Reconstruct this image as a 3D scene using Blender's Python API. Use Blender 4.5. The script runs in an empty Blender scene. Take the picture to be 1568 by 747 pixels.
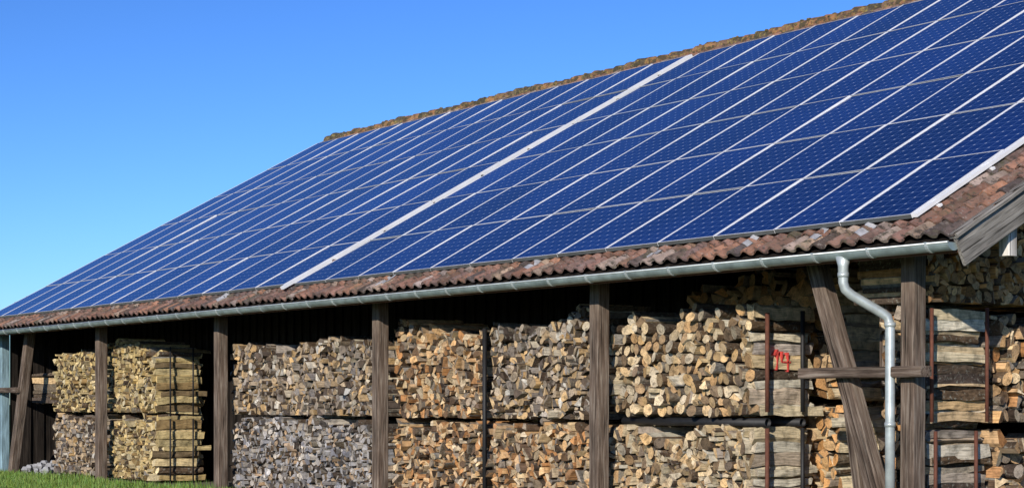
import bpy, math, random
from mathutils import Vector, Matrix
random.seed(7)
R=random.random
U=random.uniform
scene=bpy.context.scene
CT,ST=math.cos(math.radians(28.43)),math.sin(math.radians(28.43))
N0,Z0=14.65,3.32
XL,XR=-44.1,-13.33
SL=11.08
def rp(x,v,w=0.0):
    return (x,N0+v*CT-w*ST,Z0+v*ST+w*CT)

# ---------------------------------------------------------------- materials
def newmat(name):
    m=bpy.data.materials.new(name); m.use_nodes=True
    nt=m.node_tree; b=nt.nodes['Principled BSDF']
    return m,nt,b
def N(nt,t,**k):
    n=nt.nodes.new(t)
    for a,v in k.items(): setattr(n,a,v)
    return n
def math_(nt,op,a,b=None,c=None):
    n=N(nt,'ShaderNodeMath',operation=op)
    for i,x in enumerate((a,b,c)):
        if x is None: continue
        if isinstance(x,(int,float)): n.inputs[i].default_value=x
        else: nt.links.new(x,n.inputs[i])
    return n.outputs[0]
def mix(nt,fac,a,b,mode='MIX'):
    n=N(nt,'ShaderNodeMix',data_type='RGBA',blend_type=mode)
    def put(s,x):
        if isinstance(x,(int,float)): s.default_value=x
        elif isinstance(x,tuple): s.default_value=(x[0],x[1],x[2],1)
        else: nt.links.new(x,s)
    put(n.inputs['Factor'],fac); put(n.inputs['A'],a); put(n.inputs['B'],b)
    return n.outputs['Result']
def coords(nt,kind='Object',scale=(1,1,1)):
    tc=N(nt,'ShaderNodeTexCoord'); mp=N(nt,'ShaderNodeMapping')
    mp.inputs['Scale'].default_value=scale
    nt.links.new(tc.outputs[kind],mp.inputs['Vector']); return mp.outputs[0]
def noise(nt,vec,scale,detail=4,rough=.55):
    n=N(nt,'ShaderNodeTexNoise'); n.inputs['Scale'].default_value=scale
    n.inputs['Detail'].default_value=detail; n.inputs['Roughness'].default_value=rough
    nt.links.new(vec,n.inputs['Vector']); return n.outputs['Fac']
def ramp(nt,fac,stops):
    n=N(nt,'ShaderNodeValToRGB'); cr=n.color_ramp
    while len(cr.elements)<len(stops): cr.elements.new(.5)
    for e,(p,c) in zip(cr.elements,stops):
        e.position=p; e.color=(c[0],c[1],c[2],1) if isinstance(c,tuple) else (c,c,c,1)
    nt.links.new(fac,n.inputs[0]); return n.outputs[0]
def bump(nt,b,h,strength=.5,dist=.01):
    n=N(nt,'ShaderNodeBump'); n.inputs['Strength'].default_value=strength; n.inputs['Distance'].default_value=dist
    nt.links.new(h,n.inputs['Height']); nt.links.new(n.outputs[0],b.inputs['Normal'])
def colattr(nt):
    n=N(nt,'ShaderNodeVertexColor',layer_name='Col'); return n.outputs['Color']

def m_simple(name,col,rough=.7,metal=0,var=.3,scale=6,bmp=.2):
    m,nt,b=newmat(name); v=coords(nt); n=noise(nt,v,scale,6,.6)
    f=ramp(nt,n,[(.3,1-var),(.7,1+var*.4)])
    nt.links.new(mix(nt,1.0,col,f,'MULTIPLY'),b.inputs['Base Color'])
    b.inputs['Roughness'].default_value=rough; b.inputs['Metallic'].default_value=metal
    bump(nt,b,n,bmp,.01)
    return m

# log end grain
m,nt,b=newmat('log_end'); M_END=m
uv=N(nt,'ShaderNodeTexCoord').outputs['UV']
sp=N(nt,'ShaderNodeSeparateXYZ'); nt.links.new(uv,sp.inputs[0])
r=math_(nt,'SQRT',math_(nt,'ADD',math_(nt,'MULTIPLY',sp.outputs[0],sp.outputs[0]),math_(nt,'MULTIPLY',sp.outputs[1],sp.outputs[1])))
nz=noise(nt,coords(nt),14,5,.6)
rings=math_(nt,'SINE',math_(nt,'ADD',math_(nt,'MULTIPLY',r,420),math_(nt,'MULTIPLY',nz,9)))
ringf=math_(nt,'ADD',math_(nt,'MULTIPLY',rings,.09),.96)
nf=ramp(nt,nz,[(.32,.36),(.48,.93),(.7,1.2)])
fine=ramp(nt,noise(nt,coords(nt),70,3,.7),[(.35,.55),(.52,1.08)])
big=ramp(nt,noise(nt,coords(nt),1.6,3,.6),[(.35,(.66,.68,.72)),(.6,(1.08,1.05,1.0))])
c=mix(nt,1.0,colattr(nt),nf,'MULTIPLY'); c=mix(nt,1.0,c,fine,'MULTIPLY'); c=mix(nt,1.0,c,ringf,'MULTIPLY'); c=mix(nt,1.0,c,big,'MULTIPLY')
nt.links.new(c,b.inputs['Base Color']); b.inputs['Roughness'].default_value=.85; b.inputs['Specular IOR Level'].default_value=.15
bump(nt,b,noise(nt,coords(nt),60,4,.7),.8,.01)
def sidemat(name,bark):
    m,nt,b=newmat(name)
    mp=N(nt,'ShaderNodeMapping'); mp.inputs['Scale'].default_value=(2.2,30,1) if not bark else (10,26,1)
    nt.links.new(N(nt,'ShaderNodeTexCoord').outputs['UV'],mp.inputs['Vector'])
    n1=noise(nt,mp.outputs[0],1.6,6,.65); n2=noise(nt,coords(nt),9,4,.6)
    f=ramp(nt,n1,[(.3,.4 if bark else .42),(.48,.92),(.7,1.25)])
    g=ramp(nt,n2,[(.3,.5),(.55,1.1)])
    c=mix(nt,1.0,colattr(nt),f,'MULTIPLY'); c=mix(nt,1.0,c,g,'MULTIPLY')
    if bark:
        c=mix(nt,ramp(nt,noise(nt,coords(nt),22,3,.6),[(.56,0.0),(.66,.55)]),c,(.32,.32,.27))
    nt.links.new(c,b.inputs['Base Color']); b.inputs['Roughness'].default_value=.9; b.inputs['Specular IOR Level'].default_value=.1
    bump(nt,b,n1,1.0,.02)
    return m
M_SPLIT=sidemat('split_wood_side',False); M_BARK=sidemat('bark',True)

def m_timber(name,c1,c2,c3):
    m,nt,b=newmat(name)
    v=coords(nt,'Object',(22,22,1.3)); n1=noise(nt,v,1.5,7,.65)
    n2=noise(nt,coords(nt,'Object',(3,3,.7)),1.7,4,.6)
    c=ramp(nt,n1,[(.28,c1),(.5,c2),(.72,c3)])
    c=mix(nt,1.0,c,ramp(nt,n2,[(.3,.5),(.65,1.15)]),'MULTIPLY')
    cr=ramp(nt,noise(nt,coords(nt,'Object',(60,60,1.0)),1,3,.5),[(.36,.2),(.42,1.0)])
    c=mix(nt,1.0,c,cr,'MULTIPLY')
    nt.links.new(c,b.inputs['Base Color']); b.inputs['Roughness'].default_value=.9; b.inputs['Specular IOR Level'].default_value=.15
    bump(nt,b,n1,.8,.012); return m
M_POST=m_timber('weathered_timber',(.05,.035,.025),(.15,.11,.085),(.29,.245,.2))
M_BARGE=m_timber('grey_barge_board',(.10,.095,.085),(.27,.25,.225),(.38,.36,.33))
M_PALE=m_timber('pale_timber',(.5,.47,.43),(.65,.62,.58),(.75,.73,.7))
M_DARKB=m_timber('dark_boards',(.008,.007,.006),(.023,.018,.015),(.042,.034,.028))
M_BLUE=m_timber('bluish_weathered_post',(.10,.15,.17),(.22,.33,.38),(.3,.45,.52))

# tile
m,nt,b=newmat('roof_tile'); M_TILE=m
n1=noise(nt,coords(nt),5,6,.65); n2=noise(nt,coords(nt),26,4,.7)
c=mix(nt,1.0,colattr(nt),ramp(nt,n1,[(.3,.5),(.6,1.1)]),'MULTIPLY')
c=mix(nt,ramp(nt,n2,[(.54,0.0),(.66,.6)]),c,(.38,.34,.30))
c=mix(nt,ramp(nt,noise(nt,coords(nt),13,4,.7),[(.52,0.0),(.62,.85)]),c,(.03,.024,.018))
c=mix(nt,ramp(nt,noise(nt,coords(nt),2.2,5,.7),[(.55,0.0),(.68,.6)]),c,(.10,.095,.05))
nt.links.new(c,b.inputs['Base Color']); b.inputs['Roughness'].default_value=.85
bump(nt,b,n2,.7,.012)
m,nt,b=newmat('mossy_ridge_tile'); M_RIDGE=m
n1=noise(nt,coords(nt),4,6,.65); n2=noise(nt,coords(nt),19,4,.7)
c=mix(nt,1.0,colattr(nt),ramp(nt,n1,[(.3,.5),(.6,1.1)]),'MULTIPLY')
c=mix(nt,ramp(nt,n2,[(.5,0.0),(.6,.85)]),c,(.28,.22,.06))
c=mix(nt,ramp(nt,noise(nt,coords(nt),7,4,.7),[(.46,0.0),(.56,.9)]),c,(.045,.04,.022))
nt.links.new(c,b.inputs['Base Color']); b.inputs['Roughness'].default_value=.9
bump(nt,b,n2,1,.03)

# solar glass
m,nt,b=newmat('solar_cells'); M_CELL=m
sp=N(nt,'ShaderNodeSeparateXYZ'); nt.links.new(N(nt,'ShaderNodeTexCoord').outputs['UV'],sp.inputs[0])
fx=math_(nt,'ABSOLUTE',math_(nt,'SUBTRACT',math_(nt,'FRACT',sp.outputs[0]),.5))
fy=math_(nt,'ABSOLUTE',math_(nt,'SUBTRACT',math_(nt,'FRACT',sp.outputs[1]),.5))
line=math_(nt,'GREATER_THAN',math_(nt,'MAXIMUM',fx,fy),.478)
corner=math_(nt,'GREATER_THAN',math_(nt,'ADD',fx,fy),.895)
cellv=ramp(nt,noise(nt,coords(nt),.35,2,.5),[(.3,.75),(.7,1.25)])
c=mix(nt,1.0,colattr(nt),cellv,'MULTIPLY')
c=mix(nt,math_(nt,'MULTIPLY',line,.6),c,(.14,.23,.45))
c=mix(nt,math_(nt,'MULTIPLY',corner,.7),c,(.45,.53,.70))
nt.links.new(c,b.inputs['Base Color']); b.inputs['Roughness'].default_value=.14
b.inputs['IOR'].default_value=1.40
M_ALU=m_simple('aluminium_frame',(.80,.81,.83),.5,.0,.12,3,.05)
M_ALU2=m_simple('aluminium_cross_frame',(.66,.69,.74),.5,.0,.2,3,.05)
M_DK=m_simple('frame_underside_and_front_shade',(.09,.10,.10),.6)  # dark panel backs, plus shade painted onto the frames' eave-side front faces
M_ZINC=m_simple('zinc_gutter',(.36,.44,.44),.4,.45,.45,4,.1)
M_ZINC2=m_simple('zinc_downpipe',(.52,.57,.57),.42,.4,.3,6,.1)
M_LEAD=m_simple('lead_flashing',(.42,.42,.44),.6,.2,.5,9,.4)
M_RUST=m_simple('rusty_steel',(.14,.05,.03),.8,.2,.4,14)
M_BLACK=m_simple('black_steel',(.02,.02,.022),.6,.3,.3,14)
M_COP=m_simple('brown_fascia',(.16,.06,.04),.7)
M_RED=m_simple('red_paint',(.6,.06,.05),.8,0,.6,40)
M_STONE=m_simple('stone',(.33,.33,.34),.9,0,.4,9,.6)
M_SOIL=m_simple('packed_soil',(.10,.08,.06),.95,0,.5,3,.6)
m,nt,b=newmat('grass_ground'); M_GR=m
n1=noise(nt,coords(nt),.6,6,.6); n2=noise(nt,coords(nt),14,5,.7)
c=ramp(nt,n1,[(.3,(.045,.085,.018)),(.55,(.075,.14,.025)),(.75,(.11,.15,.04))])
c=mix(nt,1.0,c,ramp(nt,n2,[(.3,.5),(.65,1.2)]),'MULTIPLY')
nt.links.new(c,b.inputs['Base Color']); b.inputs['Roughness'].default_value=.95
bump(nt,b,n2,1,.05)
m,nt,b=newmat('grass_blade'); M_BL=m
nt.links.new(colattr(nt),b.inputs['Base Color']); b.inputs['Roughness'].default_value=.6

# ---------------------------------------------------------------- mesh builder
class B:
    def __init__(s): s.v=[];s.f=[];s.m=[];s.c=[];s.uv=[]
    def face(s,pts,mi=0,col=(1,1,1),uv=None):
        i=len(s.v); s.v.extend(pts); n=len(pts)
        s.f.append(tuple(range(i,i+n))); s.m.append(mi); s.c.extend([(col[0],col[1],col[2],1.0)]*n)
        s.uv.extend(uv if uv else [(0,0)]*n)
    def box(s,x0,x1,y0,y1,z0,z1,mi=0,col=(1,1,1),fn=None,frontmi=None):
        p=[(x,y,z) for x in(x0,x1) for y in(y0,y1) for z in(z0,z1)]
        if fn: p=[fn(*q) for q in p]
        for n_,q in enumerate(((0,1,3,2),(4,6,7,5),(0,4,5,1),(2,3,7,6),(0,2,6,4),(1,5,7,3))):
            s.face([p[k] for k in q],frontmi if (n_==2 and frontmi is not None) else mi,col)
    def make(s,name,mats,parent=None,smooth=False):
        me=bpy.data.meshes.new(name); me.from_pydata(s.v,[],s.f)
        for m in mats: me.materials.append(m)
        me.polygons.foreach_set('material_index',s.m)
        a=me.color_attributes.new('Col','FLOAT_COLOR','CORNER')
        a.data.foreach_set('color',[x for c in s.c for x in c])
        u=me.uv_layers.new(name='UVMap'); u.data.foreach_set('uv',[x for c in s.uv for x in c])
        if smooth: me.polygons.foreach_set('use_smooth',[True]*len(me.polygons))
        o=bpy.data.objects.new(name,me); scene.collection.objects.link(o)
        if parent: o.parent=parent
        return o
def empty(name,loc=(0,0,0)):
    e=bpy.data.objects.new(name,None); scene.collection.objects.link(e); e.location=(0,0,0); return e

def beam(name,p0,p1,w,d,mat,parent,up=(0,1,0),rough=.002):
    """rough sawn timber along local Z"""
    p0=Vector(p0);p1=Vector(p1);L=(p1-p0).length; n=max(2,int(L/.4))
    b=B(); rings=[]
    ch=min(.014,w*.2,d*.2)
    prof=[(-w/2+ch,-d/2),(w/2-ch,-d/2),(w/2,-d/2+ch),(w/2,d/2-ch),(w/2-ch,d/2),(-w/2+ch,d/2),(-w/2,d/2-ch),(-w/2,-d/2+ch)]
    for i in range(n+1):
        z=L*i/n; ox,oy=U(-rough,rough),U(-rough,rough)
        rings.append([(x+ox+U(-rough,rough)*.6,y+oy+U(-rough,rough)*.6,z) for x,y in prof])
    for i in range(n):
        for k in range(8):
            a,c=rings[i],rings[i+1]; k2=(k+1)%8
            b.face([a[k],a[k2],c[k2],c[k]])
    b.face(rings[0][::-1]); b.face(rings[-1])
    o=b.make(name,[mat],parent)
    zz=(p1-p0).normalized(); yy=Vector(up); xx=yy.cross(zz).normalized(); yy=zz.cross(xx)
    M=Matrix((xx,yy,zz)).transposed().to_4x4(); M.translation=p0
    o.matrix_local=M
    return o
def tube(name,pts,r,mat,parent,seg=14,hollow=False):
    b=B(); P=[Vector(p) for p in pts]; rings=[]
    for i,p in enumerate(P):
        t=(P[min(i+1,len(P)-1)]-P[max(i-1,0)]).normalized()
        a=Vector((0,0,1)) if abs(t.z)<.9 else Vector((1,0,0))
        if i==0: x=a.cross(t).normalized()
        else: x=(x-t*x.dot(t)).normalized()
        y=t.cross(x); rr=r[i] if isinstance(r,(list,tuple)) else r
        rings.append([p+x*math.cos(2*math.pi*k/seg)*rr+y*math.sin(2*math.pi*k/seg)*rr for k in range(seg)])
    me=bpy.data.meshes.new(name)
    vs=[tuple(v) for q in rings for v in q]; fs=[]
    for i in range(len(rings)-1):
        for k in range(seg):
            k2=(k+1)%seg; fs.append((i*seg+k,i*seg+k2,(i+1)*seg+k2,(i+1)*seg+k))
    if not hollow:
        fs.append(tuple(range(seg))[::-1]); fs.append(tuple((len(rings)-1)*seg+k for k in range(seg)))
    me.from_pydata(vs,[],fs); me.materials.append(mat)
    me.polygons.foreach_set('use_smooth',[len(p.vertices)==4 for p in me.polygons])
    o=bpy.data.objects.new(name,me); scene.collection.objects.link(o); o.parent=parent
    if hollow:
        md=o.modifiers.new('wall','SOLIDIFY'); md.thickness=.008
    return o

# ---------------------------------------------------------------- firewood
def clip(poly,px,py,nx,ny):
    out=[]; n=len(poly)
    for i in range(n):
        a=poly[i]; c=poly[(i+1)%n]
        da=(a[0]-px)*nx+(a[1]-py)*ny; dc=(c[0]-px)*nx+(c[1]-py)*ny
        if da<=0: out.append(a)
        if (da<0<dc) or (dc<0<da):
            t=da/(da-dc); out.append((a[0]+(c[0]-a[0])*t,a[1]+(c[1]-a[1])*t))
    return out
def centroid(p):
    A=cx=cy=0
    for i in range(len(p)):
        x0,y0=p[i];x1,y1=p[(i+1)%len(p)];k=x0*y1-x1*y0;A+=k;cx+=(x0+x1)*k;cy+=(y0+y1)*k
    if abs(A)<1e-9: return p[0][0],p[0][1],0
    return cx/(3*A),cy/(3*A),abs(A)/2
def cells(a0,a1,b0,b1,s,jit):
    na=max(1,round((a1-a0)/s)); nb=max(1,round((b1-b0)/(s*.9)))
    sa=(a1-a0)/na; sb=(b1-b0)/nb; pts={}
    for i in range(-2,na+2):
        for j in range(-2,nb+3):
            pts[i,j]=(a0+(i+.5+(.5 if j%2 else 0)-.25+U(-jit,jit))*sa,b0+(j+.5+U(-jit,jit))*sb)
    out=[]
    for i in range(-1,na+1):
        for j in range(0,nb+1):
            x,y=pts[i,j]
            p=[(max(a0,x-2*s),max(b0,y-2*s)),(min(a1,x+2*s),max(b0,y-2*s)),(min(a1,x+2*s),min(b1+.15,y+2*s)),(max(a0,x-2*s),min(b1+.15,y+2*s))]
            if p[0][0]>=p[1][0]: continue
            for di in(-2,-1,0,1,2):
                for dj in(-2,-1,0,1,2):
                    if di==0 and dj==0: continue
                    q=pts.get((i+di,j+dj))
                    if not q: continue
                    p=clip(p,(x+q[0])/2,(y+q[1])/2,q[0]-x,q[1]-y)
                    if len(p)<3: break
                if len(p)<3: break
            if len(p)>=3: out.append(p)
    return out
def pick(pal,lo=.68,hi=1.15):
    t=R()*sum(w for w,_ in pal)
    for w,c in pal:
        t-=w
        if t<=0: break
    k=U(lo,hi); h=U(-.06,.06)
    return (c[0]*k*(1+h),c[1]*k,c[2]*k*(1-h*2))
PAL_FRESH=[(4,(.66,.43,.23)),(3,(.72,.56,.36)),(2,(.52,.27,.12)),(2,(.36,.29,.22)),(2,(.17,.11,.07))]
PAL_YEL=[(4,(.60,.46,.22)),(3,(.68,.55,.32)),(1,(.36,.25,.12)),(1,(.22,.16,.09))]
PAL_GREY=[(4,(.42,.395,.38)),(3,(.56,.52,.48)),(2,(.26,.25,.26)),(1.5,(.52,.37,.24)),(2,(.10,.085,.075))]
PAL_MIX=[(3,(.52,.40,.27)),(3,(.43,.36,.29)),(2,(.62,.43,.23)),(2,(.27,.23,.20)),(2,(.12,.09,.07)),(1.5,(.64,.58,.48))]
PAL_ORG=[(4,(.72,.40,.17)),(3,(.76,.50,.26)),(1,(.42,.23,.10))]
PAL_CRM=[(4,(.72,.58,.39)),(3,(.66,.46,.25)),(2,(.50,.33,.18)),(1.5,(.28,.2,.13))]
PAL_PALE=[(4,(.74,.65,.48)),(3,(.68,.54,.34)),(1,(.50,.42,.34))]
BARK=[(3,(.13,.09,.06)),(2,(.20,.16,.12)),(2,(.09,.065,.05)),(1,(.28,.25,.21))]
def stack(name,axis,a0,a1,b0,b1,cf,cb,size=.16,pround=.15,psplit=.6,pal=PAL_FRESH,spal=None,seg=1,top=.08,hfun=None,jit=.49,barkp=.45,proud=.05,slope=0,face_a1=0):
    """face_a1: width of a last column of bigger split pieces whose long sides show at the a1 end"""
    bb=B(); spal=spal or pal; ph=U(0,9)
    sgn=1 if cb>cf else -1; depth=abs(cb-cf)
    def P(a,b,c): return (a,c,b) if axis=='y' else (c,a,b)
    polys=[]
    regs=[(a0,a1-face_a1,size,pround,psplit,jit,seg)]
    if face_a1: regs.append((a1-face_a1,a1,face_a1,.12,.3,.30,5))
    for (ra,rb_,size_,pr_,ps_,jt_,sg_) in regs:
      for p in cells(ra,rb_,b0,b1,size_,jt_):
        cx,cy,A=centroid(p)
        lim=b1-top*(.6+math.sin(cx*2.1+ph)*.7+math.sin(cx*5.3+ph*2)*.5)+slope*(cx-(a0+a1)/2)+U(-.4,.4)*size_
        if hfun: lim=min(lim,hfun(cx))
        if cy>lim: continue
        big=size_!=size
        if R()<pr_:
            r=math.sqrt(A/math.pi)*U(.78,.98); el=U(.88,1.1); a_=U(0,3)
            polys.append(([(cx+r*el*math.cos(t*math.pi/6+a_)*U(.95,1.05),cy+r/el*math.sin(t*math.pi/6+a_)*U(.95,1.05)) for t in range(12)],'r',size_,sg_))
        elif R()<ps_ and A>.4*size_*size_:
            th=U(-.3,.3)+math.pi/2 if big else U(0,math.pi); nx,ny=math.cos(th),math.sin(th); ox=cx+U(-.12,.12)*size_; oy=cy+U(-.12,.12)*size_
            for s_ in(1,-1):
                q=clip(p,ox,oy,nx*s_,ny*s_)
                if len(q)>=3:
                    if R()<.3 and not big:
                        th2=th+math.pi/2; gx,gy,_=centroid(q)
                        for s2 in(1,-1):
                            q2=clip(q,gx,gy,math.cos(th2)*s2,math.sin(th2)*s2)
                            if len(q2)>=3: polys.append((q2,'s',size_,sg_))
                    else: polys.append((q,'b' if big else 's',size_,sg_))
        else: polys.append((p,'b' if big else 'w',size_,sg_))
    for p,kind,size_,sg in polys:
        cx,cy,A=centroid(p)
        if A<size_*size_*.05: continue
        if kind!='r':
            k=U(.80,.93) if kind=='b' else U(.78,.96); rot=U(-.12,.12); cr,sr=math.cos(rot),math.sin(rot); jj=size_*(.07 if kind=='b' else .04)
            q=[]
            for x,y in p:
                dx,dy=(x-cx)*k,(y-cy)*k
                q.append((cx+dx*cr-dy*sr+U(-jj,jj),cy+dx*sr+dy*cr+U(-jj,jj)))
            q2=[]
            for i in range(len(q)):
                a=q[i];c_=q[i-1]
                if math.hypot(a[0]-c_[0],a[1]-c_[1])>size_*.16: q2.append(a)
            if len(q2)>=3: q=q2
            n=len(q); e=int(R()*n); a=q[e]; c_=q[(e+1)%n]; mx,my=(a[0]+c_[0])/2,(a[1]+c_[1])/2
            dx,dy=mx-cx,my-cy; q.insert(e+1,(mx+dx*.15,my+dy*.15)); be={e,(e+1)%len(q)}
            kinds=[2 if (i in be or R()<barkp*.35) else 1 for i in range(len(q))]
            if kind=='b' and R()>barkp*.6: kinds=[1]*len(q)
            ux,uy=mx-dx*2.2,my-dy*2.2
        else:
            q=p; kinds=[2]*len(q); ux,uy=cx,cy
        n=len(q); ce=pick(pal,.55,1.15); cs=pick(spal,.75,1.12); cb_=pick(BARK)
        f0=random.gauss(0,proud); ta,tb=U(-.4,.4),U(-.4,.4)
        L=depth*U(.92,1.04)
        bk=2.2 if kind=='b' else 1
        rings=[]; dxs,dys=U(-.02,.02)*bk,U(-.015,.015)*bk; bow=U(-.015,.015)*bk
        for s_ in range(sg+1):
            t=s_/sg
            if s_==0: bx=by=0; k=1
            else: bx=dxs*t+U(-.008,.008); by=dys*t+bow*4*t*(1-t)+U(-.006,.006); k=U(.88,1.06) if sg>1 else 1
            ring=[]
            for x,y in q:
                dx,dy=x-cx,y-cy
                c=cf+sgn*(f0+L*t+ (ta*dx+tb*dy)*(1 if s_ in(0,sg) else 0))
                w=U(-.01,.01) if sg>1 and s_ else 0
                ring.append(P(cx+dx*k+bx+w,cy+dy*k+by+U(-.008,.008)*(sg>1),c))
            rings.append(ring)
        bb.face(rings[0],0,ce,[((x-ux),(y-uy)) for x,y in q])
        bb.face(rings[-1],0,ce,[((x-ux),(y-uy)) for x,y in q])
        ofs=U(0,50); per=0
        for i in range(n):
            i2=(i+1)%n; el=math.hypot(q[i][0]-q[i2][0],q[i][1]-q[i2][1]); mi=kinds[i]
            col=cb_ if mi==2 else cs
            for s_ in range(sg):
                u0,u1=ofs+L*s_/sg,ofs+L*(s_+1)/sg
                bb.face([rings[s_][i],rings[s_][i2],rings[s_+1][i2],rings[s_+1][i]],mi,col,[(u0,per+ofs),(u0,per+el+ofs),(u1,per+el+ofs),(u1,per+ofs)])
            per+=el
    return bb.make(name,[M_END,M_SPLIT,M_BARK])
def stake(par,x,y,z0,z1,mat=M_RUST,r=.022):
    tube('stake',[(x,y,z0),(x,y,z1)],r,mat,par,8)
def runners(par,x0,x1,z,ys=(15.8,16.35),r=.055):
    for y in ys: tube('runner_tube',[(x0,y,z),(x1,y,z)],r,M_BLACK,par,14,True)

YF,YB=15.62,16.62
# far left
stack('firewood_stack','y',-40.95,-38.55,.04,1.36,YF,YB,.11,.05,.5,PAL_MIX)
stack('firewood_stack','y',-40.95,-38.55,1.42,2.75,YF,YB,.11,.05,.5,PAL_YEL)
o=stack('firewood_stack','y',-37.85,-35.35,.04,1.36,YF,YB,.115,.05,.5,PAL_YEL,face_a1=.16,barkp=.15)
for y in(15.85,16.35): stake(o,-35.27,y,0,1.3,M_BLACK,.018)
o=stack('firewood_stack','y',-37.85,-35.35,1.42,2.86,YF,YB,.115,.05,.5,PAL_YEL,top=.14,face_a1=.16,barkp=.15)
for y in(15.85,16.35): stake(o,-35.27,y,1.35,2.75,M_BLACK,.018)
# third bay
stack('firewood_stack','y',-31.95,-29.42,.04,1.34,YF,YB,.11,.1,.6,PAL_GREY)
stack('firewood_stack','y',-29.36,-26.75,.04,1.34,YF,YB,.11,.1,.6,PAL_GREY)
stack('firewood_stack','y',-31.95,-26.75,1.40,2.68,YF,YB,.128,.12,.6,PAL_MIX,top=.09,slope=.02)
# fourth bay
stack('firewood_stack','y',-26.1,-23.5,.04,1.32,YF,YB,.132,.1,.75,PAL_FRESH)
o=stack('firewood_stack','y',-26.1,-23.5,1.38,2.83,YF,YB,.132,.15,.65,PAL_FRESH,top=.11,slope=-.06)
stake(o,-23.4,15.56,0,2.72,M_BLACK,.035)
stack('firewood_stack','y',-23.3,-20.75,.04,1.32,YF,YB,.145,.1,.9,PAL_FRESH)
stack('firewood_stack','y',-23.3,-20.75,1.38,2.84,YF,YB,.128,.15,.65,PAL_MIX,top=.11,slope=.06)
# fifth bay
o=stack('firewood_stack','y',-20.4,-17.5,.04,1.30,YF,YB,.138,.15,.75,PAL_CRM,spal=PAL_PALE,face_a1=.17,barkp=.4)
stake(o,-17.4,15.75,0,1.3,M_RUST,.028); stake(o,-17.4,16.34,0,1.3,M_BLACK,.028)
runners(o,-20.3,-17.42,1.37,(15.78,16.36))
o=stack('firewood_stack','y',-20.4,-17.5,1.44,2.80,YF,YB,.145,.72,.4,PAL_CRM,spal=PAL_PALE,top=.09,jit=.38,face_a1=.17,barkp=.4)
stake(o,-17.4,15.75,1.5,2.72,M_RUST,.028); stake(o,-17.4,16.34,1.5,2.76,M_BLACK,.028)
bb=B()
def stroke(y0,z0,y1,z1,w=.010):
    d=Vector((y1-y0,z1-z0)).normalized(); nx,nz=-d.y*w,d.x*w
    lo=[(y0+nx,z0+nz),(y1+nx,z1+nz),(y1-nx,z1-nz),(y0-nx,z0-nz)]
    bb.face([(-17.475,a,c_) for a,c_ in lo])
    for i in range(4):
        a,c_=lo[i],lo[(i+1)%4]; bb.face([(-17.475,a[0],a[1]),(-17.475,c_[0],c_[1]),(-17.54,c_[0],c_[1]),(-17.54,a[0],a[1])])
stroke(15.98,2.02,16.0,2.27); stroke(15.94,2.2,16.0,2.27); stroke(16.08,2.25,16.06,2.12); stroke(16.06,2.12,16.21,2.12); stroke(16.17,2.24,16.17,2.0)
bb.make('painted_number',[M_RED],o)
# rows behind
stack('firewood_stack','y',-20.2,-17.3,.04,1.6,16.85,17.85,.17,.2,.5,PAL_ORG,spal=PAL_PALE,face_a1=.18,barkp=.2)
stack('firewood_stack','y',-20.2,-17.3,1.66,3.35,16.85,17.85,.19,.2,.4,PAL_ORG,seg=2,spal=PAL_PALE,top=.2,face_a1=.17,barkp=.2)
stack('firewood_stack','y',-20.2,-17.0,.04,3.6,18.05,19.05,.18,.2,.5,PAL_ORG,seg=1,spal=PAL_PALE,top=.15,face_a1=.17,barkp=.2)
# gable end
o=stack('firewood_stack','y',-15.3,-14.62,.04,1.30,15.58,16.58,.15,.35,.3,PAL_FRESH,seg=4,spal=PAL_MIX,barkp=1.4,face_a1=.17)
stake(o,-14.50,15.6,0,1.3); stake(o,-14.50,16.25,0,1.3)
o=stack('firewood_stack','y',-15.3,-14.62,1.38,2.02,15.58,16.58,.15,.25,.3,PAL_FRESH,seg=4,spal=PAL_CRM,barkp=1.5,face_a1=.155,top=0)
stack('firewood_stack','y',-15.3,-14.62,2.05,2.66,15.58,16.58,.14,.1,.3,PAL_FRESH,seg=4,spal=PAL_PALE,barkp=.1,face_a1=.145,top=.03)
stake(o,-14.50,15.54,1.4,2.65); stake(o,-14.50,16.43,1.4,2.68)
stack('firewood_stack','x',16.7,20,.04,1.3,-14.6,-15.6,.15,.5,.4,PAL_FRESH,seg=1)
stack('firewood_stack','x',16.7,20,1.38,2.62,-14.6,-15.6,.15,.5,.4,PAL_FRESH,seg=1)
stack('firewood_stack','x',15.5,20,2.72,6.0,-14.5,-15.6,.12,.15,.6,PAL_ORG,seg=1,hfun=lambda y:3.32+.5414*(y-14.65)-.32)

# ---------------------------------------------------------------- barn
barn=empty('timber_barn')
for i,x in enumerate((-37.53,-31.81,-26.02,-20.24,-14.56)):
    beam('post',(x,15.3,0),(x+U(-.02,.02),15.3,3.36),.2,.2,M_POST,barn)
beam('post',(-43.45,15.3,0),(-43.45,15.3,3.36),.2,.2,M_BLUE,barn)
beam('wall_plate',(XL+.3,15.3,3.47),(XR-.5,15.3,3.47),.2,.2,M_POST,barn)
beam('brace',(-14.82,15.27,0),(-16.05,15.27,3.3),.21,.18,M_POST,barn)
beam('brace',(-15.45,15.5,0),(-15.78,15.5,1.9),.12,.12,M_POST,barn)
beam('brace',(-42.75,15.27,0),(-41.6,15.27,3.3),.2,.2,M_POST,barn)
beam('tie_beam',(-16.1,15.13,1.95),(-14.2,15.13,1.95),.12,.17,M_POST,barn)
beam('tie_beam',(-43.6,15.13,1.92),(-42.0,15.13,1.92),.12,.15,M_POST,barn)
beam('inner_post',(-15.35,15.7,1.9),(-15.35,15.7,3.5),.11,.11,M_POST,barn)
for y in(20,24.4,29,33.5):
    beam('post',(-14.56,y,0),(-14.56,y,3.3+.5414*min(y-14.9,33.9-y)),.2,.2,M_POST,barn)
bb=B()
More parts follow.
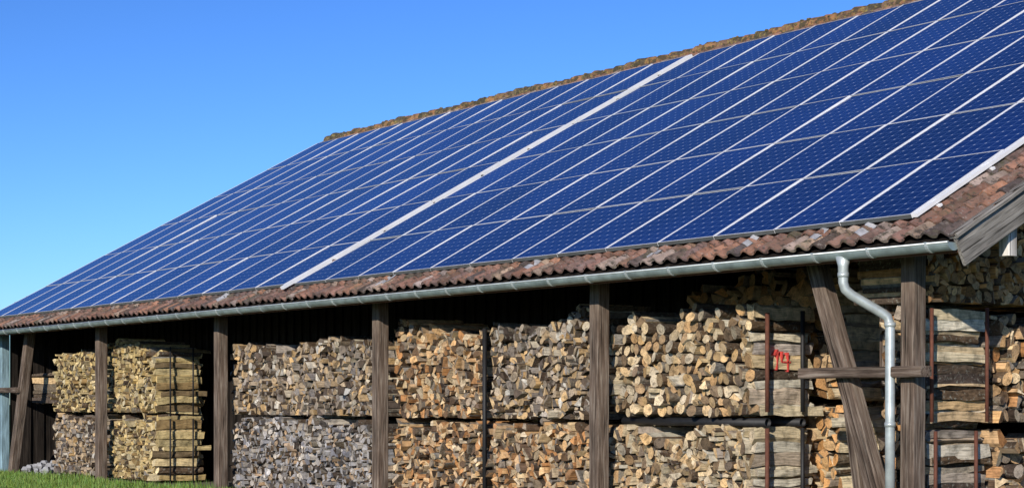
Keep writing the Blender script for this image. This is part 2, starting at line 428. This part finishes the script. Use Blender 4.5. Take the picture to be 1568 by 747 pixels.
def boards(x0,y0,x1,y1,z0,ztop,w=.16):
    L=math.hypot(x1-x0,y1-y0); n=int(L/w); dx,dy=(x1-x0)/L,(y1-y0)/L
    for i in range(n):
        s0=i*w-.01; s1=(i+1)*w+.01; o=.024 if i%2 else -.024
        xa,ya=x0+dx*s0,y0+dy*s0; xb,yb=x0+dx*s1,y0+dy*s1
        nx,ny=-dy,dx; t=.02
        zt=ztop((ya+yb)/2) if callable(ztop) else ztop
        P=[(xa+nx*(o-t),ya+ny*(o-t)),(xb+nx*(o-t),yb+ny*(o-t)),(xb+nx*(o+t),yb+ny*(o+t)),(xa+nx*(o+t),ya+ny*(o+t))]
        lo=[(a,b_,z0) for a,b_ in P]; hi=[(a,b_,zt) for a,b_ in P]
        for k in range(4):
            k2=(k+1)%4; bb.face([lo[k],lo[k2],hi[k2],hi[k]])
        bb.face(hi)
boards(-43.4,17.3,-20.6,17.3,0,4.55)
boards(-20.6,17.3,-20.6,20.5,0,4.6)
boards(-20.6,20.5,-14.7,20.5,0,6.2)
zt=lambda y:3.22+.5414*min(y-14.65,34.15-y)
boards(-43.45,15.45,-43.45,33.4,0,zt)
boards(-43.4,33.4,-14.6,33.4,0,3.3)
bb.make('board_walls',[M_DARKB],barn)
bb=B()
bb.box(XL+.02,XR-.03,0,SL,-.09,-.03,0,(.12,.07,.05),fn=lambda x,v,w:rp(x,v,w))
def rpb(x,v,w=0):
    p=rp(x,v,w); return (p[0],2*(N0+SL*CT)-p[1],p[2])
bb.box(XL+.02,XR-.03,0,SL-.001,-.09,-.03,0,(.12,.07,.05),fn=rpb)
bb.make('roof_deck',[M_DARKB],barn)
for i in range(31):
    x=XL+.6+i*.98
    a=rp(x,.12,-.18); c=rp(x,SL-.1,-.18)
    beam('rafter',a,c,.1,.15,M_POST,barn,up=(1,0,0),rough=.002)
# tiles
bb=B(); TW,TL=.235,.335
nx=int((XR-XL)/TW); nr=int(SL/TL)
TC=[(4,(.27,.14,.10)),(3,(.20,.12,.095)),(2,(.34,.175,.115)),(2,(.11,.08,.07)),(2,(.36,.27,.22))]
def prof(t): return .058*(.5+.5*math.cos(2*math.pi*(t-.25)))**1.5
def tilerow(fn,i,j):
    x0=XL+i*TW; v0=j*TL-.03; v1=v0+TL+.05; col=pick(TC); dz=U(-.008,.008); dv=U(-.018,.018); K=8
    pr=[(x0+TW*(k/K)*1.02,prof(k/K)+dz) for k in range(K+1)]
    for k in range(K):
        (xa,wa),(xb,wb)=pr[k],pr[k+1]
        bb.face([fn(xa,v0+dv,wa+.03),fn(xb,v0+dv,wb+.03),fn(xb,v1,wb-.005),fn(xa,v1,wa-.005)],0,col)
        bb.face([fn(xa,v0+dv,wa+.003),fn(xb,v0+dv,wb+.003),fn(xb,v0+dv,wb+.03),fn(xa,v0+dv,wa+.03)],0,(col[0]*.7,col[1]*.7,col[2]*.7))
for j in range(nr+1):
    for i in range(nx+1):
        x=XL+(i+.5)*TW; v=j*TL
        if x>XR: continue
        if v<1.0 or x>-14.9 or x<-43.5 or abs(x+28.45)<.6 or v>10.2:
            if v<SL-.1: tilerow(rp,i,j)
bb.face([rpb(XL,0,.01),rpb(XR,0,.01),rpb(XR,SL,.01),rpb(XL,SL,.01)],0,(.2,.11,.08))
bb.make('roof_tiles',[M_TILE],barn)
# ridge caps
bb=B(); x=XL-.05
yc,zc=rp(0,SL,0)[1],rp(0,SL,0)[2]-.02
def blob(cx,cy,cz,r,col):
    vs=[]
    for e,(h,q) in enumerate(((-.5,.7),(0,1),(.5,.7))):
        vs.append([(cx+r*q*U(.8,1.3)*math.cos(a*1.047),cy+r*q*U(.8,1.2)*math.sin(a*1.047),cz+h*r*U(.8,1.2)) for a in range(6)])
    for e in(0,1):
        for a in range(6):
            a2=(a+1)%6; bb.face([vs[e][a],vs[e][a2],vs[e+1][a2],vs[e+1][a]],0,col)
    bb.face(vs[2],0,col)
while x<XR:
    col=pick([(3,(.32,.15,.07)),(2,(.22,.12,.07)),(2,(.12,.09,.06))]); l=.42; r0,r1=.17+U(-.02,.02),.125; dz=U(-.02,.02); K=8; tl=U(-.02,.02)
    for k in range(K):
        t0,t1=math.pi*(k/K*1.16-.08),math.pi*((k+1)/K*1.16-.08)
        f=lambda xx,r,t:(xx,yc+r*math.cos(t)*1.1,zc+dz+(tl if xx>x+.1 else 0)+r*math.sin(t)*.95)
        bb.face([f(x,r0,t0),f(x,r0,t1),f(x+l,r1,t1),f(x+l,r1,t0)],0,col)
        bb.face([f(x,r0,t0),f(x,r0,t1),f(x,r0-.03,t1),f(x,r0-.03,t0)],0,col)
        bb.face([f(x+l,r1,t0),f(x+l,r1,t1),f(x+l,r1-.03,t1),f(x+l,r1-.03,t0)],0,col)
    for q in range(3):
        t=U(.25,2.9); rr=.14
        blob(x+U(0,.4),yc+rr*math.cos(t)*1.1,zc+dz+rr*math.sin(t),U(.02,.05),pick([(1,(.10,.085,.03)),(1,(.2,.15,.06))]))
    x+=.37
bb.make('ridge_tiles',[M_RIDGE],barn)
for xx in(XR-.02,XL+.02):
    beam('barge_board',rp(xx,-.02,-.18),rp(xx,SL-.02,-.18),.045,.31,M_BARGE,barn,up=(0,-ST,CT))
    beam('barge_board',rpb(xx,-.02,-.18),rpb(xx,SL-.02,-.18),.045,.31,M_BARGE,barn,up=(0,ST,CT))
    beam('verge_strip',rp(xx,-.03,.005),rp(xx,SL-.02,.005),.13,.05,M_BARGE,barn,up=(0,-ST,CT))
for v in(1.3,5.0,8.6):
    p=rp(0,v,-.35); beam('purlin',(XR-1.6,p[1],p[2]),(XR-.12,p[1],p[2]),.16,.2,M_POST,barn)
beam('purlin_end',(-13.5,15.62,3.16),(-13.5,15.62,3.62),.14,.14,M_PALE,barn)
beam('fascia',(XL+.02,14.74,3.22),(XR-.04,14.74,3.22),.14,.03,M_COP,barn,up=(0,1,0),rough=.001)
# gutter
bb=B(); GY,GZ,GR=14.64,3.25,.085; K=10
def gp(x,k,r=GR):
    t=math.pi+math.pi*k/K; return (x,GY+r*math.cos(t),GZ+r*math.sin(t))
xs=[XL-.05+i*(XR+.02-XL)/40 for i in range(41)]
for i in range(40):
    for k in range(K):
        for r in(GR,GR-.004):
            bb.face([gp(xs[i],k,r),gp(xs[i+1],k,r),gp(xs[i+1],k+1,r),gp(xs[i],k+1,r)])
for xx in(xs[0],xs[-1]): bb.face([gp(xx,k) for k in range(K+1)])
g=bb.make('gutter',[M_ZINC],barn)
tube('gutter_bead',[(xs[0],GY-GR,GZ),(xs[-1],GY-GR,GZ)],.012,M_ZINC2,barn,8)
bb=B(); x=XR-.35
while x>XL:
    for k in range(K):
        bb.face([gp(x,k,GR+.008),gp(x+.035,k,GR+.008),gp(x+.035,k+1,GR+.008),gp(x,k+1,GR+.008)])
        for xx in(x,x+.035): bb.face([gp(xx,k,GR+.008),gp(xx,k+1,GR+.008),gp(xx,k+1,GR),gp(xx,k,GR)])
    bb.box(x,x+.035,GY-GR-.014,GY+GR,GZ+.0,GZ+.016)
    x-=.84
bb.make('gutter_brackets',[M_ZINC2],barn)
path=[(-14.95,14.64,3.2),(-14.95,14.64,3.1),(-14.95,14.64,2.92),(-14.94,14.66,2.85),(-14.91,14.72,2.79),(-14.74,15.0,2.60),(-14.70,15.06,2.55),(-14.68,15.08,2.46),(-14.68,15.08,1.5),(-14.68,15.08,0.05)]
tube('downpipe',path,[.085,.058]+[.054]*8,M_ZINC2,barn,16)
for z in(2.98,2.44,1.35,.3):
    if z>2.9: p=[(-14.95,14.64,z),(-14.95,14.64,z+.05)]
    else: p=[(-14.68,15.08,z),(-14.68,15.08,z+.05)]
    tube('pipe_collar',p,.062,M_ZINC2,barn,16)
# a few lead plates at roof hooks, draped over the tile waves
bb=B()
for x in(-14.95,-15.75,-16.9,-18.6,-21.3,-25.2,-31.0):
    w=U(.16,.26); v0=U(.12,.2); K=12
    for a,c_ in((v0,v0+.1),(v0+.1,.42)):
        for k in range(K):
            xa,xb=x+w*k/K,x+w*(k+1)/K
            def h(q,e):
                lv=((e+.03)%TL)/TL
                return prof(((q-XL)/TW)%1)*.8+.042-.02*lv+.006*math.sin(q*40)
            bb.face([rp(xa,a,h(xa,a)),rp(xb,a,h(xb,a)),rp(xb,c_,h(xb,c_)+.01),rp(xa,c_,h(xa,c_)+.01)])
bb.make('flashing_plates',[M_LEAD],barn)

# ---------------------------------------------------------------- solar arrays
def array(name,x1,cols,pitch=1.079,rows=6,vp=1.68,v0=.40):
    root=empty(name); g=B(); f=B()
    for i in range(cols):
        for j in range(rows):
            xb=x1-i*pitch-.003; xa=x1-(i+1)*pitch+.003
            va=v0+j*vp+.003; vb=va+vp-.006
            t1,t2=U(-.005,.005),U(-.005,.005); w=.125
            def fn(x,v,ww): return rp(x,v,ww+t1*(x-xa)+t2*(v-va))
            fw=.022; fv=.016; k=U(.75,1.25); col=(.005*k,.018*k,.098*k)
            g.face([fn(xa+fw,va+fv,w),fn(xb-fw,va+fv,w),fn(xb-fw,vb-fv,w),fn(xa+fw,vb-fv,w)],0,col,[(0,0),(6,0),(6,10),(0,10)])
            for (p,q,r_,s_) in((xa,xa+fw,va,vb),(xb-fw,xb,va,vb)):
                f.box(p,q,r_,s_,w-.045,w+.004,0,fn=fn,frontmi=1)  # front face takes the dark material: its shade is put into the colour
            for (p,q,r_,s_) in((xa+fw,xb-fw,va,va+fv),(xa+fw,xb-fw,vb-fv,vb)):
                f.box(p,q,r_,s_,w-.045,w+.003,2,fn=fn,frontmi=1)
            f.face([fn(xa,va,w-.03),fn(xb,va,w-.03),fn(xb,vb,w-.03),fn(xa,vb,w-.03)],1)
    xa,xb=x1-cols*pitch,x1
    for j in range(rows):
        for q in(.35,1.3):
            v=v0+j*vp+q; f.box(xa-.06,xb+.12,v-.02,v+.02,.05,.078,0,fn=rp)
            f.box(xb+.002,xb+.05,v-.03,v+.03,.088,.135,0,fn=rp)
    g.make('cells',[M_CELL],root); f.make('frames',[M_ALU,M_DK,M_ALU2],root)
    return root
array('solar_panel_array',-14.24,13)
arr=array('solar_panel_array',-28.62,14)
bb=B(); v=.25
while v<10.2:
    e=min(v+1.06,10.42); bb.box(-28.49+U(-.01,.01),-28.40,v,e,.10,.15,fn=rp); v+=1.16
bb.make('cover_rail',[M_ALU],arr)
bb=B(); bb.box(-14.21,-14.16,.4,10.45,.09,.13,fn=rp); bb.make('edge_rail',[M_ALU],bpy.data.objects['solar_panel_array'])

# ---------------------------------------------------------------- ground
bb=B(); bb.face([(-3000,-3000,0),(3000,-3000,0),(3000,3000,0),(-3000,3000,0)]); bb.make('ground',[M_GR])
bb=B(); bb.face([(-43.6,15.05,.004),(-13.5,15.05,.004),(-13.5,33.5,.004),(-43.6,33.5,.004)]); bb.make('barn_floor',[M_SOIL])
bb=B()
for i in range(42000):
    x=U(-50,-27); y=U(9.5,15.15)+ (U(0,.25) if R()<.1 else 0)
    h=U(.05,.13)*(1.7 if math.sin(x*2.3)+math.sin(y*3.1+x)>.9 else 1); a=U(0,6.28); w=U(.006,.012); le=U(-.05,.05),U(-.05,.05)
    k=U(.6,1.4); col=(.11*k*U(.8,1.5),.21*k,.03*k)
    dx,dy=math.cos(a)*w,math.sin(a)*w
    bb.face([(x-dx,y-dy,0),(x+dx,y+dy,0),(x+le[0],y+le[1],h)],0,col)
bb.make('grass',[M_BL])
bb=B()
for i in range(60):
    cx,cy=U(-42.6,-41.0),U(15.4,16.4); r=U(.05,.15); cz=r*.5+U(0,.3)*max(0,1-abs(cx+41.8)/.8)
    vs=[]
    for a in range(5):
        for e in(-1,0,1):
            q=r*(U(.75,1.1) if e==0 else U(.35,.6)); vs.append((cx+q*math.cos(a*1.257),cy+q*math.sin(a*1.257),cz+e*r*.6))
    for a in range(5):
        a2=(a+1)%5
        for e in(0,1): bb.face([vs[a*3+e],vs[a2*3+e],vs[a2*3+e+1],vs[a*3+e+1]])
    bb.face([vs[a*3+2] for a in range(5)])
bb.make('stone_pile',[M_STONE])
lb=empty('leaning_boards')
for i in range(9):
    x=-42.4+i*.17+U(-.05,.05); beam('board',(x,16.1,0),(x+U(-.35,.1),16.85,U(1.0,1.6)),.15,.03,M_BARGE if i%3==0 else M_POST,lb)
stack('timber_pile','x',15.9,16.8,1.6,2.3,-41.2,-43.2,.14,.1,.2,PAL_MIX,spal=PAL_MIX,seg=3)

# ---------------------------------------------------------------- light
E=math.radians(19); AZ=math.radians(146)
S=Vector((math.sin(AZ)*math.cos(E),math.cos(AZ)*math.cos(E),math.sin(E)))
sd=bpy.data.lights.new('sun','SUN'); sd.energy=5.0; sd.angle=math.radians(.5); sd.color=(1,.92,.80)
so=bpy.data.objects.new('sun',sd); scene.collection.objects.link(so); so.rotation_euler=S.to_track_quat('Z','Y').to_euler()
w=bpy.data.worlds.new('World'); scene.world=w; w.use_nodes=True; nt=w.node_tree
sk=N(nt,'ShaderNodeTexSky'); sk.sky_type='NISHITA'; sk.sun_disc=False; sk.sun_elevation=E; sk.sun_rotation=AZ
sk.air_density=1.0; sk.dust_density=.25; sk.ozone_density=2.8; sk.altitude=800
bg=nt.nodes['Background']; bg.inputs['Strength'].default_value=.12
k=.128
c=mix(nt,1.0,sk.outputs[0],(k,k,k),'MULTIPLY')
gm=N(nt,'ShaderNodeGamma'); gm.inputs['Gamma'].default_value=1.45; nt.links.new(c,gm.inputs['Color'])
c=mix(nt,1.0,gm.outputs[0],(.60/.12,.84/.12,1.27/.12),'MULTIPLY')
nt.links.new(c,bg.inputs['Color'])
scene.view_settings.view_transform='Standard'; scene.view_settings.look='None'; scene.view_settings.exposure=0

cd=bpy.data.cameras.new('camera'); cam=bpy.data.objects.new('camera',cd); scene.collection.objects.link(cam)
cam.location=(0,0,1.6); cam.rotation_euler=(math.radians(90),0,math.asin(.8246))
cd.sensor_width=36; cd.lens=2892/1568*36; cd.shift_y=244.5/1568; cd.clip_end=8000; cd.clip_start=.1
scene.camera=cam
